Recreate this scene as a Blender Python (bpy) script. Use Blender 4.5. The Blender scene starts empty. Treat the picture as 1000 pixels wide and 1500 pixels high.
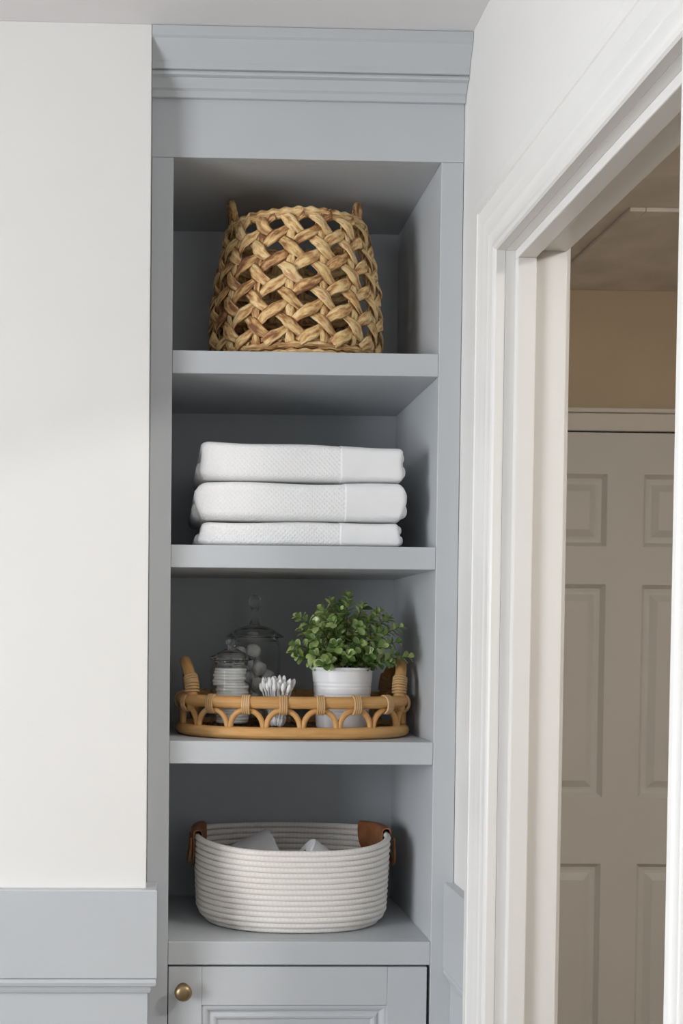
import bpy, bmesh, math, random
from mathutils import Vector, Matrix, noise

random.seed(7)
PI = math.pi
scene = bpy.context.scene
COL = scene.collection

# ------------------------------------------------------------------ camera
F_PX, YAW, PITCH, ROLL, CX, CY = 1800.0, 0.0278, -0.0298, 0.0081, 284.43, 987.46
CAM = Vector((0.0, -1.8, 1.5))
cy_, sy_ = math.cos(YAW), math.sin(YAW)
A_ = Matrix(((cy_, -sy_, 0), (0, 0, -1), (sy_, cy_, 0)))
ct_, st_ = math.cos(PITCH), math.sin(PITCH)
P_ = Matrix(((1, 0, 0), (0, ct_, st_), (0, -st_, ct_)))
cr_, sr_ = math.cos(ROLL), math.sin(ROLL)
Q_ = Matrix(((cr_, -sr_, 0), (sr_, cr_, 0), (0, 0, 1)))
R_ = Q_ @ P_ @ A_
right, down, fwd = Vector(R_[0]), Vector(R_[1]), Vector(R_[2])
cam_d = bpy.data.cameras.new('camera')
cam = bpy.data.objects.new('camera', cam_d)
COL.objects.link(cam)
M_ = Matrix((right, -down, -fwd)).transposed().to_4x4()
M_.translation = CAM
cam.matrix_world = M_
cam_d.sensor_fit = 'VERTICAL'
cam_d.sensor_height = 36.0
cam_d.lens = F_PX * 36.0 / 1500.0
cam_d.shift_x = (500 - CX) / 1500.0
cam_d.shift_y = (CY - 750) / 1500.0
cam_d.clip_start = 0.02
scene.camera = cam

# ------------------------------------------------------------------ world, lights, exposure
world = bpy.data.worlds.new('world')
scene.world = world
world.use_nodes = True
bg = world.node_tree.nodes['Background']
bg.inputs[0].default_value = (0.78, 0.87, 1.0, 1)
bg.inputs[1].default_value = 1.5

WIN = (-3.10, -1.05, 0.85, 2.05)      # window opening in the far left wall: y0, y1, z0, z1
ld = bpy.data.lights.new('window_daylight', 'AREA')
ld.shape = 'RECTANGLE'
ld.size = WIN[1] - WIN[0] - 0.04
ld.size_y = WIN[3] - WIN[2] - 0.04
ld.energy = 82.0
ld.color = (0.965, 0.98, 1.0)
lo = bpy.data.objects.new('window_daylight', ld)
COL.objects.link(lo)
lo.location = (-2.36, (WIN[0] + WIN[1]) / 2, (WIN[2] + WIN[3]) / 2)
lo.rotation_euler = (0, -PI / 2, 0)

scene.cycles.transparent_max_bounces = 40
vs = scene.view_settings
vs.view_transform = 'Standard'
vs.look = 'None'
vs.exposure = 0.47
vs.gamma = 1.0
vs.use_curve_mapping = False

# ------------------------------------------------------------------ materials
def new_mat(name):
    m = bpy.data.materials.new(name)
    m.use_nodes = True
    nt = m.node_tree
    return m, nt, nt.nodes['Principled BSDF']

def node(nt, t, **kw):
    n = nt.nodes.new(t)
    for k, v in kw.items():
        setattr(n, k, v)
    return n

def paint(name, col, rough=0.5, var=0.03, bump=0.05, scale=60, spec=0.4, bscale=None):
    m, nt, b = new_mat(name)
    tc = node(nt, 'ShaderNodeTexCoord')
    nz = node(nt, 'ShaderNodeTexNoise')
    nz.inputs['Scale'].default_value = scale * 0.1
    nz.inputs['Detail'].default_value = 3
    nt.links.new(tc.outputs['Object'], nz.inputs['Vector'])
    rmp = node(nt, 'ShaderNodeValToRGB')
    rmp.color_ramp.elements[0].position = 0.3
    rmp.color_ramp.elements[1].position = 0.7
    rmp.color_ramp.elements[0].color = (*[c * (1 - var) for c in col], 1)
    rmp.color_ramp.elements[1].color = (*[min(1, c * (1 + var)) for c in col], 1)
    nt.links.new(nz.outputs['Fac'], rmp.inputs['Fac'])
    nt.links.new(rmp.outputs['Color'], b.inputs['Base Color'])
    b.inputs['Roughness'].default_value = rough
    b.inputs['Specular IOR Level'].default_value = spec
    if bump:
        n2 = node(nt, 'ShaderNodeTexNoise')
        n2.inputs['Scale'].default_value = bscale or scale * 4
        nt.links.new(tc.outputs['Object'], n2.inputs['Vector'])
        bp = node(nt, 'ShaderNodeBump')
        bp.inputs['Strength'].default_value = bump
        bp.inputs['Distance'].default_value = 0.002
        nt.links.new(n2.outputs['Fac'], bp.inputs['Height'])
        nt.links.new(bp.outputs['Normal'], b.inputs['Normal'])
    return m

M = {}
M['blue'] = paint('blue_grey_cabinet_paint', (0.530, 0.553, 0.572), 0.42, 0.015, 0.04)
M['wall'] = paint('warm_white_wall_paint', (0.80, 0.79, 0.765), 0.6, 0.01, 0.05)
M['ceil'] = paint('white_ceiling_paint', (0.82, 0.81, 0.81), 0.8, 0.01, 0.08)
M['trim'] = paint('white_trim_paint', (0.81, 0.80, 0.775), 0.35, 0.01, 0.03)
M['beige'] = paint('beige_hall_paint', (0.56, 0.46, 0.33), 0.65, 0.03, 0.05)
M['halltrim'] = paint('hall_trim_paint', (0.72, 0.69, 0.64), 0.45, 0.01, 0.03)
M['halldoor'] = paint('hall_door_paint', (0.65, 0.64, 0.615), 0.45, 0.015, 0.05)
M['hallceil'] = paint('stippled_hall_ceiling', (0.74, 0.70, 0.66), 0.8, 0.10, 0.5, 90, 0.3, 120)
M['bounce_cut'] = paint('bounce_cutting_dark_paint', (0.11, 0.115, 0.12), 0.6, 0.02, 0.03)  # dark tone given to the unseen rear wall to cut bounced light
M['floor'] = paint('light_floor', (0.26, 0.20, 0.15), 0.45, 0.08, 0.03, 30)
M['cotton'] = paint('white_cotton', (0.90, 0.90, 0.89), 0.95, 0.01, 0.5, 200, 0.1, 500)
M['towel_plain'] = paint('white_flat_weave_towel', (0.90, 0.90, 0.90), 0.95, 0.01, 0.3, 200, 0.1, 900)
M['pot'] = paint('white_pot_enamel', (0.88, 0.88, 0.89), 0.35, 0.01, 0.0)
M['soil'] = paint('dark_soil', (0.035, 0.028, 0.02), 0.95, 0.3, 0.8, 300, 0.2)
M['stem'] = paint('green_stem', (0.10, 0.14, 0.03), 0.6, 0.2, 0.0)
M['paper'] = paint('white_tissue_paper', (0.90, 0.90, 0.90), 0.95, 0.01, 0.4, 200, 0.1, 700)
M['card'] = paint('cardboard_core', (0.42, 0.32, 0.22), 0.9, 0.05, 0.1)
M['dark'] = paint('dark_gap', (0.02, 0.02, 0.02), 0.9, 0.0, 0.0)
M['stick'] = paint('white_paper_stick', (0.86, 0.86, 0.85), 0.8, 0.0, 0.0)

def metal(name, col, rough):
    m, nt, b = new_mat(name)
    b.inputs['Base Color'].default_value = (*col, 1)
    b.inputs['Metallic'].default_value = 1
    b.inputs['Roughness'].default_value = rough
    tc = node(nt, 'ShaderNodeTexCoord')
    n2 = node(nt, 'ShaderNodeTexNoise')
    n2.inputs['Scale'].default_value = 180
    nt.links.new(tc.outputs['Object'], n2.inputs['Vector'])
    mr = node(nt, 'ShaderNodeMapRange')
    mr.inputs['To Min'].default_value = rough - 0.06
    mr.inputs['To Max'].default_value = rough + 0.08
    nt.links.new(n2.outputs['Fac'], mr.inputs['Value'])
    nt.links.new(mr.outputs['Result'], b.inputs['Roughness'])
    return m
M['brass'] = metal('aged_brass', (0.31, 0.23, 0.13), 0.40)

def fibre(name, stops, scale=(18, 18, 18), rough=0.6, bump=0.5, rnd=0.5, uvscale=None):
    """streaky plant fibre: colour from noise along the strand plus a random step for each object"""
    m, nt, b = new_mat(name)
    tc = node(nt, 'ShaderNodeTexCoord')
    mp = node(nt, 'ShaderNodeMapping')
    src = 'UV' if uvscale else 'Object'
    mp.inputs['Scale'].default_value = uvscale or scale
    nt.links.new(tc.outputs[src], mp.inputs['Vector'])
    oi = node(nt, 'ShaderNodeObjectInfo')
    mul = node(nt, 'ShaderNodeMath', operation='MULTIPLY')
    mul.inputs[1].default_value = 37.0
    nt.links.new(oi.outputs['Random'], mul.inputs[0])
    nz = node(nt, 'ShaderNodeTexNoise', noise_dimensions='4D')
    nz.inputs['Scale'].default_value = 1.0
    nz.inputs['Detail'].default_value = 4
    nz.inputs['Roughness'].default_value = 0.6
    nt.links.new(mp.outputs['Vector'], nz.inputs['Vector'])
    nt.links.new(mul.outputs[0], nz.inputs['W'])
    ad = node(nt, 'ShaderNodeMath', operation='MULTIPLY_ADD')
    ad.inputs[1].default_value = rnd * 0.35
    sub = node(nt, 'ShaderNodeMath', operation='SUBTRACT')
    sub.inputs[1].default_value = 0.5
    nt.links.new(oi.outputs['Random'], sub.inputs[0])
    nt.links.new(sub.outputs[0], ad.inputs[0])
    nt.links.new(nz.outputs['Fac'], ad.inputs[2])
    rmp = node(nt, 'ShaderNodeValToRGB')
    el = rmp.color_ramp.elements
    el[0].position, el[0].color = stops[0][0], (*stops[0][1], 1)
    el[1].position, el[1].color = stops[-1][0], (*stops[-1][1], 1)
    for p, c in stops[1:-1]:
        e = el.new(p)
        e.color = (*c, 1)
    nt.links.new(ad.outputs[0], rmp.inputs['Fac'])
    nt.links.new(rmp.outputs['Color'], b.inputs['Base Color'])
    b.inputs['Roughness'].default_value = rough
    b.inputs['Specular IOR Level'].default_value = 0.3
    bp = node(nt, 'ShaderNodeBump')
    bp.inputs['Strength'].default_value = bump
    bp.inputs['Distance'].default_value = 0.0015
    nt.links.new(nz.outputs['Fac'], bp.inputs['Height'])
    nt.links.new(bp.outputs['Normal'], b.inputs['Normal'])
    return m

M['weave'] = fibre('water_hyacinth', [(0.34, (0.24, 0.105, 0.045)), (0.43, (0.54, 0.29, 0.12)),
                                      (0.51, (0.78, 0.51, 0.22)), (0.59, (0.92, 0.71, 0.37)), (0.69, (0.62, 0.33, 0.16))],
                   rnd=0.5, uvscale=(38, 6, 1), bump=1.0)
M['rattan'] = fibre('honey_rattan', [(0.25, (0.44, 0.22, 0.07)), (0.5, (0.62, 0.34, 0.125)), (0.75, (0.72, 0.44, 0.18))],
                    rnd=0.25, uvscale=(12, 3, 1), bump=0.25, rough=0.42)
M['binding'] = fibre('rattan_binding', [(0.25, (0.40, 0.22, 0.09)), (0.5, (0.60, 0.38, 0.18)), (0.75, (0.70, 0.48, 0.26))],
                     rnd=0.3, uvscale=(14, 3, 1), bump=0.5, rough=0.5)
M['darkrattan'] = fibre('brown_rattan_slats', [(0.25, (0.14, 0.065, 0.025)), (0.5, (0.27, 0.14, 0.06)), (0.75, (0.38, 0.21, 0.09))],
                        rnd=0.4, scale=(40, 6, 40), bump=0.4, rough=0.5)
M['leather'] = fibre('tan_leather', [(0.25, (0.20, 0.075, 0.03)), (0.5, (0.29, 0.115, 0.045)), (0.75, (0.36, 0.155, 0.065))],
                     rnd=0.1, scale=(60, 60, 60), bump=0.2, rough=0.5)

# towel with a small diamond relief
def towel_mat():
    m, nt, b = new_mat('white_diamond_weave_towel')
    b.inputs['Base Color'].default_value = (0.90, 0.90, 0.895, 1)
    b.inputs['Roughness'].default_value = 0.95
    b.inputs['Specular IOR Level'].default_value = 0.1
    tc = node(nt, 'ShaderNodeTexCoord')
    waves = []
    for sg in (1, -1):
        mp = node(nt, 'ShaderNodeMapping')
        mp.inputs['Rotation'].default_value = (0, 0, sg * math.radians(45))
        nt.links.new(tc.outputs['UV'], mp.inputs['Vector'])
        wv = node(nt, 'ShaderNodeTexWave')
        wv.inputs['Scale'].default_value = 62
        wv.inputs['Distortion'].default_value = 0.3
        nt.links.new(mp.outputs['Vector'], wv.inputs['Vector'])
        waves.append(wv)
    mx = node(nt, 'ShaderNodeMath', operation='MULTIPLY')
    nt.links.new(waves[0].outputs['Fac'], mx.inputs[0])
    nt.links.new(waves[1].outputs['Fac'], mx.inputs[1])
    nz = node(nt, 'ShaderNodeTexNoise')
    nz.inputs['Scale'].default_value = 700
    nt.links.new(tc.outputs['Object'], nz.inputs['Vector'])
    ad = node(nt, 'ShaderNodeMath', operation='MULTIPLY_ADD')
    ad.inputs[1].default_value = 0.3
    nt.links.new(nz.outputs['Fac'], ad.inputs[0])
    nt.links.new(mx.outputs[0], ad.inputs[2])
    bp = node(nt, 'ShaderNodeBump')
    bp.inputs['Strength'].default_value = 0.35
    bp.inputs['Distance'].default_value = 0.0015
    nt.links.new(ad.outputs[0], bp.inputs['Height'])
    nt.links.new(bp.outputs['Normal'], b.inputs['Normal'])
    return m
M['towel'] = towel_mat()

# cotton rope with slanted twist relief (UV: u along in metres, v around)
def rope_mat():
    m, nt, b = new_mat('natural_cotton_rope')
    tc = node(nt, 'ShaderNodeTexCoord')
    mp = node(nt, 'ShaderNodeMapping')
    mp.inputs['Scale'].default_value = (1, 0.012, 1)
    mp.inputs['Rotation'].default_value = (0, 0, math.radians(35))
    nt.links.new(tc.outputs['UV'], mp.inputs['Vector'])
    wv = node(nt, 'ShaderNodeTexWave')
    wv.inputs['Scale'].default_value = 60
    wv.inputs['Distortion'].default_value = 0.6
    nt.links.new(mp.outputs['Vector'], wv.inputs['Vector'])
    rmp = node(nt, 'ShaderNodeValToRGB')
    rmp.color_ramp.elements[0].color = (0.85, 0.805, 0.75, 1)
    rmp.color_ramp.elements[1].color = (0.90, 0.86, 0.81, 1)
    nt.links.new(wv.outputs['Fac'], rmp.inputs['Fac'])
    nt.links.new(rmp.outputs['Color'], b.inputs['Base Color'])
    b.inputs['Roughness'].default_value = 0.9
    b.inputs['Specular IOR Level'].default_value = 0.15
    bp = node(nt, 'ShaderNodeBump')
    bp.inputs['Strength'].default_value = 0.2
    bp.inputs['Distance'].default_value = 0.001
    nt.links.new(wv.outputs['Fac'], bp.inputs['Height'])
    nt.links.new(bp.outputs['Normal'], b.inputs['Normal'])
    return m
M['rope'] = rope_mat()

def leaf_mat():
    m, nt, b = new_mat('glossy_green_leaf')
    oi = node(nt, 'ShaderNodeObjectInfo')
    tc = node(nt, 'ShaderNodeTexCoord')
    nz = node(nt, 'ShaderNodeTexNoise')
    nz.inputs['Scale'].default_value = 35
    nt.links.new(tc.outputs['Object'], nz.inputs['Vector'])
    ad = node(nt, 'ShaderNodeMath', operation='MULTIPLY_ADD')
    ad.inputs[1].default_value = 0.75
    nt.links.new(oi.outputs['Random'], ad.inputs[0])
    mu = node(nt, 'ShaderNodeMath', operation='MULTIPLY')
    mu.inputs[1].default_value = 0.35
    nt.links.new(nz.outputs['Fac'], mu.inputs[0])
    nt.links.new(mu.outputs[0], ad.inputs[2])
    rmp = node(nt, 'ShaderNodeValToRGB')
    el = rmp.color_ramp.elements
    el[0].position, el[0].color = 0.1, (0.035, 0.075, 0.018, 1)
    el[1].position, el[1].color = 0.95, (0.43, 0.53, 0.20, 1)
    e = el.new(0.5)
    e.color = (0.13, 0.22, 0.05, 1)
    nt.links.new(ad.outputs[0], rmp.inputs['Fac'])
    nt.links.new(rmp.outputs['Color'], b.inputs['Base Color'])
    b.inputs['Roughness'].default_value = 0.30
    return m
M['leaf'] = leaf_mat()

def glass_mat():
    m = bpy.data.materials.new('clear_glass')
    m.use_nodes = True
    nt = m.node_tree
    nt.nodes.clear()
    out = node(nt, 'ShaderNodeOutputMaterial')
    lw = node(nt, 'ShaderNodeLayerWeight')
    lw.inputs['Blend'].default_value = 0.5
    lw2 = node(nt, 'ShaderNodeLayerWeight')
    lw2.inputs['Blend'].default_value = 0.5
    rmp = node(nt, 'ShaderNodeValToRGB')
    rmp.color_ramp.elements[0].position = 0.70
    rmp.color_ramp.elements[0].color = (0.985, 0.99, 0.988, 1)
    rmp.color_ramp.elements[1].color = (0.84, 0.855, 0.85, 1)
    nt.links.new(lw.outputs['Facing'], rmp.inputs['Fac'])
    tr = node(nt, 'ShaderNodeBsdfTransparent')
    nt.links.new(rmp.outputs['Color'], tr.inputs['Color'])
    gl = node(nt, 'ShaderNodeBsdfGlossy')
    gl.inputs['Roughness'].default_value = 0.04
    pw = node(nt, 'ShaderNodeMath', operation='POWER')
    pw.inputs[1].default_value = 4.0
    nt.links.new(lw2.outputs['Facing'], pw.inputs[0])
    fr = node(nt, 'ShaderNodeMath', operation='MULTIPLY_ADD')
    fr.inputs[1].default_value = 0.75
    fr.inputs[2].default_value = 0.028
    nt.links.new(pw.outputs[0], fr.inputs[0])
    mx = node(nt, 'ShaderNodeMixShader')
    nt.links.new(fr.outputs[0], mx.inputs['Fac'])
    nt.links.new(tr.outputs[0], mx.inputs[1])
    nt.links.new(gl.outputs[0], mx.inputs[2])
    nt.links.new(mx.outputs[0], out.inputs['Surface'])
    return m
M['glass'] = glass_mat()
mg, ntg, bg_ = new_mat('solid_clear_glass')
bg_.inputs['Base Color'].default_value = (0.97, 0.98, 0.975, 1)
bg_.inputs['Roughness'].default_value = 0.02
bg_.inputs['IOR'].default_value = 1.47
bg_.inputs['Transmission Weight'].default_value = 1.0
M['solidglass'] = mg

# ------------------------------------------------------------------ mesh helpers (all coordinates are world; stored relative to the thing's origin)
def origin_of(p):
    o = Vector((0, 0, 0))
    while p is not None:
        o += p.location
        p = p.parent
    return o

def mk(name, verts, faces, mat, parent=None, smooth=False, uvs=None, origin=None, sharp=None):
    off = origin_of(parent)
    if parent is None and origin is not None:
        off = Vector(origin)
    me = bpy.data.meshes.new(name)
    me.from_pydata([tuple(Vector(v) - off) for v in verts], [], faces)
    me.validate()
    if uvs is not None:
        lay = me.uv_layers.new(name='UVMap')
        for l in me.loops:
            lay.data[l.index].uv = uvs[l.vertex_index]
    bm = bmesh.new()
    bm.from_mesh(me)
    bmesh.ops.recalc_face_normals(bm, faces=bm.faces)
    bm.to_mesh(me)
    bm.free()
    me.materials.append(M[mat])
    if smooth:
        me.polygons.foreach_set('use_smooth', [True] * len(me.polygons))
        if sharp:
            me.set_sharp_from_angle(angle=math.radians(sharp))
    o = bpy.data.objects.new(name, me)
    COL.objects.link(o)
    if parent is not None:
        o.parent = parent
    elif origin is not None:
        o.location = origin
    return o

def empty(name, loc, label=None, cat=None, group=None):
    o = bpy.data.objects.new(name, None)
    COL.objects.link(o)
    o.location = loc
    o.empty_display_size = 0.02
    tag(o, label, cat, group)
    return o

def tag(o, label=None, cat=None, group=None, kind=None):
    if label: o['label'] = label
    if cat: o['category'] = cat
    if group: o['group'] = group
    if kind: o['kind'] = kind
    return o

def boxgeo(x0, x1, y0, y1, z0, z1, bev=0.0):
    bm = bmesh.new()
    vs_ = [bm.verts.new((x, y, z)) for x in (x0, x1) for y in (y0, y1) for z in (z0, z1)]
    for f in ((0, 1, 3, 2), (4, 6, 7, 5), (0, 4, 5, 1), (2, 3, 7, 6), (0, 2, 6, 4), (1, 5, 7, 3)):
        bm.faces.new([vs_[i] for i in f])
    bmesh.ops.recalc_face_normals(bm, faces=bm.faces)
    if bev:
        bmesh.ops.bevel(bm, geom=list(bm.edges), offset=bev, segments=2, profile=0.5, affect='EDGES')
    bm.verts.index_update()
    v = [tuple(q.co) for q in bm.verts]
    f = [[q.index for q in fc.verts] for fc in bm.faces]
    bm.free()
    return v, f

def box(name, x0, x1, y0, y1, z0, z1, mat, parent=None, bev=0.0008, origin=None):
    v, f = boxgeo(x0, x1, y0, y1, z0, z1, bev)
    if parent is None and origin is None:
        origin = ((x0 + x1) / 2, (y0 + y1) / 2, z0)
    return mk(name, v, f, mat, parent, False, None, origin)

def merge(parts):
    V, Fc = [], []
    for v, f in parts:
        n = len(V)
        V += list(v)
        Fc += [[i + n for i in q] for q in f]
    return V, Fc

def sweep(stations, closed_profile=True, cap=True):
    """stations: list of equal-length loops of points"""
    n = len(stations[0])
    V = [p for s in stations for p in s]
    Fc = []
    for i in range(len(stations) - 1):
        for j in range(n if closed_profile else n - 1):
            a, b = i * n + j, i * n + (j + 1) % n
            Fc.append((a, b, b + n, a + n))
    if cap:
        Fc.append(list(range(n)))
        Fc.append([(len(stations) - 1) * n + j for j in range(n)])
    return V, Fc

def tube(pts, rad, segs=10, closed=False, flat=1.0, up=None, rfun=None, uvlen=True):
    """tube along pts; flat squeezes across the 'up' axis; up: function(i) -> axis along which it is thin"""
    n = len(pts)
    pts = [Vector(p) for p in pts]
    V, uv = [], []
    prev = None
    L = 0
    for i in range(n):
        if closed:
            t = (pts[(i + 1) % n] - pts[i - 1]).normalized()
        else:
            t = (pts[min(i + 1, n - 1)] - pts[max(i - 1, 0)]).normalized()
        if up is not None:
            u = Vector(up(i))
            u = (u - t * u.dot(t)).normalized()
        else:
            if prev is None:
                h = Vector((0, 0, 1)) if abs(t.z) < 0.9 else Vector((1, 0, 0))
                u = (h - t * h.dot(t)).normalized()
            else:
                u = (prev - t * prev.dot(t)).normalized()
            prev = u
        w = t.cross(u)
        if i: L += (pts[i] - pts[i - 1]).length
        r = rad[i] if isinstance(rad, (list, tuple)) else rad
        for j in range(segs):
            a = 2 * PI * j / segs
            rr = r * (rfun(i, j, L, a) if rfun else 1.0)
            V.append(pts[i] + w * (math.cos(a) * rr) + u * (math.sin(a) * rr * flat))
            uv.append((L, j / segs))
    Fc = []
    m = n if closed else n - 1
    for i in range(m):
        for j in range(segs):
            a, b = i * segs + j, i * segs + (j + 1) % segs
            c, d = ((i + 1) % n) * segs + (j + 1) % segs, ((i + 1) % n) * segs + j
            Fc.append((a, b, c, d))
    if not closed:
        Fc.append(list(range(segs)))
        Fc.append([(n - 1) * segs + j for j in range(segs)])
    return V, Fc, uv

def lathe(profile, c, segs=40, closed_top=True):
    V, Fc = [], []
    n = len(profile)
    for r, z in profile:
        for j in range(segs):
            a = 2 * PI * j / segs
            V.append((c[0] + r * math.cos(a), c[1] + r * math.sin(a), z))
    for i in range(n - 1):
        for j in range(segs):
            a, b = i * segs + j, i * segs + (j + 1) % segs
            Fc.append((a, b, b + segs, a + segs))
    if closed_top:
        Fc.append(list(range(segs)))
        Fc.append([(n - 1) * segs + j for j in range(segs)])
    return V, Fc

# ------------------------------------------------------------------ dimensions
CEIL = 2.3615
XL, XR = -0.018, 0.4374           # niche: left wall return, right wall
IL, IR = 0.0143, 0.4039           # inside of the face frame
DEP = 0.324
WY = -0.045                       # face of the left wall
WT = 0.5170                       # hall side of the right wall
ZT = 1.998                        # underside of the door head jamb
YF, YN = -0.2255, -0.7885           # faces of far and near jambs
HY = 1.20                         # far wall of the hall

# ------------------------------------------------------------------ structure
def struct(o):
    o['kind'] = 'structure'
    return o

struct(box('floor', -2.4, 2.4, -4.3, 1.3, -0.05, 0.0, 'floor', bev=0))
struct(box('ceiling', -2.4, 0.4374, -4.3, 0.36, CEIL, CEIL + 0.05, 'ceil', bev=0))
struct(box('ceiling_hall', 0.4375, 2.4, -4.3, 1.3, CEIL, CEIL + 0.05, 'hallceil', bev=0))
struct(box('wall_left', -2.3, XL, WY, 0.36, 0, CEIL, 'wall', bev=0.001))
struct(box('wall_behind_cabinet', XL, XR, 0.345, 0.36, 0, CEIL, 'wall', bev=0))
struct(box('wall_rear', -2.3, XR, -4.2, -4.1, 0, CEIL, 'bounce_cut', bev=0))  # out of view, darkened to keep bounced light off the shelf backs
v, f = merge([boxgeo(XR, WT, YF + 0.014, 1.2, 0, CEIL), boxgeo(XR, WT, -4.2, YN - 0.014, 0, CEIL),
              boxgeo(XR, WT, YN - 0.014, YF + 0.014, ZT + 0.014, CEIL)])
struct(mk('wall_right', v, f, 'wall', origin=(XR, 0, 0)))
y0, y1, z0, z1 = WIN
v, f = merge([boxgeo(-2.4, -2.3, -4.2, y0, 0, CEIL), boxgeo(-2.4, -2.3, y1, WY, 0, CEIL),
              boxgeo(-2.4, -2.3, y0, y1, 0, z0), boxgeo(-2.4, -2.3, y0, y1, z1, CEIL)])
struct(mk('wall_window_side', v, f, 'wall', origin=(-2.35, 0, 0)))
win = struct(empty('window_1', (-2.3, (y0 + y1) / 2, z0)))
v, f = merge([boxgeo(-2.30, -2.28, y0 - 0.07, y0, z0 - 0.07, z1 + 0.07, 0.002), boxgeo(-2.30, -2.28, y1, y1 + 0.07, z0 - 0.07, z1 + 0.07, 0.002),
              boxgeo(-2.30, -2.28, y0, y1, z1, z1 + 0.07, 0.002), boxgeo(-2.30, -2.28, y0, y1, z0 - 0.07, z0, 0.002)])
mk('window_frame', v, f, 'trim', win)
box('window_sill', -2.30, -2.22, y0 - 0.09, y1 + 0.09, z0 - 0.095, z0 - 0.071, 'trim', win, 0.003)
box('window_mullion', -2.345, -2.325, (y0 + y1) / 2 - 0.015, (y0 + y1) / 2 + 0.015, z0, z1, 'trim', win, 0.002)
t6 = struct(box('trim_6', -2.2995, -2.2860, -4.098, WY - 0.018, 0.0005, 0.70, 'blue', bev=0.002))
t6['label'] = 'blue grey wainscot under the window'
# hall walls
struct(box('wall_hall_far', 0.45, 2.3, HY, HY + 0.1, 0, CEIL, 'beige', bev=0))
struct(box('wall_hall_side', 2.3, 2.4, -4.2, HY, 0, CEIL, 'beige', bev=0))
struct(box('wall_hall_rear', WT, 2.3, -4.2, -4.1, 0, CEIL, 'beige', bev=0))

# doorway to the hall: jambs, stops, casing
t1 = struct(empty('trim_1', (XR, (YF + YN) / 2, 0)))
t1['label'] = 'white doorway frame with ridged casing leading to the hallway'
EPS = 0.0004
box('jamb', XR + 0.0005, WT, YF, YF + 0.0135, 0, ZT, 'trim', t1, 0.0003)
box('jamb', XR + 0.0005, WT, YN - 0.0135, YN, 0, ZT, 'trim', t1, 0.0003)
box('head_jamb', XR + 0.0005, WT, YN - 0.0135, YF + 0.0135, ZT, ZT + 0.0135, 'trim', t1, 0.0003)
SX0, SX1, SP = 0.4500, 0.4745, 0.012
box('door_stop', SX0, SX1, YF - SP, YF, 0, ZT - SP, 'trim', t1, 0.0015)
box('door_stop', SX0, SX1, YN, YN + SP, 0, ZT - SP, 'trim', t1, 0.0015)
box('head_stop', SX0, SX1, YN, YF, ZT - SP, ZT, 'trim', t1, 0.0015)
prof = [(0, 0), (0, 0.0115), (0.002, 0.0140), (0.006, 0.0155), (0.011, 0.0145), (0.013, 0.0125), (0.016, 0.0118), (0.026, 0.0135), (0.030, 0.0150),
        (0.0315, 0.0138), (0.044, 0.0152), (0.048, 0.0166), (0.0495, 0.0154), (0.060, 0.0172), (0.0665, 0.0190),
        (0.068, 0.0205), (0.082, 0.0205), (0.085, 0.0185), (0.085, 0)]
def casing(xwall, sgn, parent, yf, yn, zt, mat, name, k_=1.0):
    st = []
    for k in range(4):
        loop = []
        for w, p in prof:
            yy = yf + w if k < 2 else yn - w
            zz = 0.0 if k in (0, 3) else zt + w
            loop.append((xwall - sgn * p * k_, yy, zz))
        st.append(loop)
    vv, ff = sweep(st)
    return mk(name, vv, ff, mat, parent, True, sharp=28)
casing(XR, 1, t1, YF + 0.0001, YN - 0.0001, ZT + 0.0001, 'trim', 'casing')
casing(WT + 0.0006, -1, t1, YF + 0.006, YN - 0.006, ZT + 0.006, 'trim', 'hall_casing', 0.45)

# chair rails and wainscot
rail = [(0, 1.1400), (0.0145, 1.1400), (0.0160, 1.1385), (0.0160, 1.0140), (0.0150, 1.0130), (0.0130, 1.0125),
        (0.0145, 1.0115), (0.0155, 1.0070), (0.0140, 1.0020), (0.0090, 1.0005), (0.0060, 1.0000), (0.0072, 0.9980), (0.0078, 0.9945),
        (0.0062, 0.9905), (0.0035, 0.9890), (0, 0.9890)]
t2 = struct(empty('trim_2', (-1.0, WY, 0)))
t2['label'] = 'blue grey chair rail and wainscot on the white wall beside the cabinet'
st = [[(-2.298, WY - p, z) for p, z in rail], [(XL + p, WY - p, z) for p, z in rail], [(XL + p, -0.0006, z) for p, z in rail]]
v, f = sweep(st)
mk('chair_rail', v, f, 'blue', t2, True, sharp=25)
st = [[(-2.298, WY - p, z) for p, z in ((0, 0.0), (0.003, 0.0), (0.003, 0.9889), (0, 0.9889))],
      [(XL + p, WY - p, z) for p, z in ((0, 0.0), (0.003, 0.0), (0.003, 0.9889), (0, 0.9889))],
      [(XL + p, -0.0006, z) for p, z in ((0, 0.0), (0.003, 0.0), (0.003, 0.9889), (0, 0.9889))]]
v, f = sweep(st)
mk('wainscot_panel', v, f, 'blue', t2)
CO = YF + 0.0015 + 0.085            # outer edge of the casing
t3 = struct(empty('trim_3', (XR, (CO) / 2, 0)))
t3['label'] = 'short blue grey chair rail between the cabinet and the doorway frame'
st = [[(XR - p * 0.95, y, z) for p, z in rail] for y in (-0.0006, CO + 0.0006)]
v, f = sweep(st)
mk('chair_rail', v, f, 'blue', t3, True, sharp=25)
box('wainscot_panel', XR - 0.004, XR - 0.0002, CO + 0.0006, -0.0006, 0, 0.9888, 'blue', t3, 0.0006)
t4 = struct(empty('trim_4', (XR, -1.9, 0)))
t4['label'] = 'blue grey chair rail on the wall on the camera side of the doorway'
CN = YN - 0.0015 - 0.085
st = [[(XR - p * 0.95, y, z) for p, z in rail] for y in (CN - 0.0006, -4.098)]
v, f = sweep(st)
mk('chair_rail', v, f, 'blue', t4, True, sharp=25)
box('wainscot_panel', XR - 0.004, XR - 0.0002, -4.098, CN - 0.0006, 0, 0.9888, 'blue', t4, 0.0006)

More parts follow.
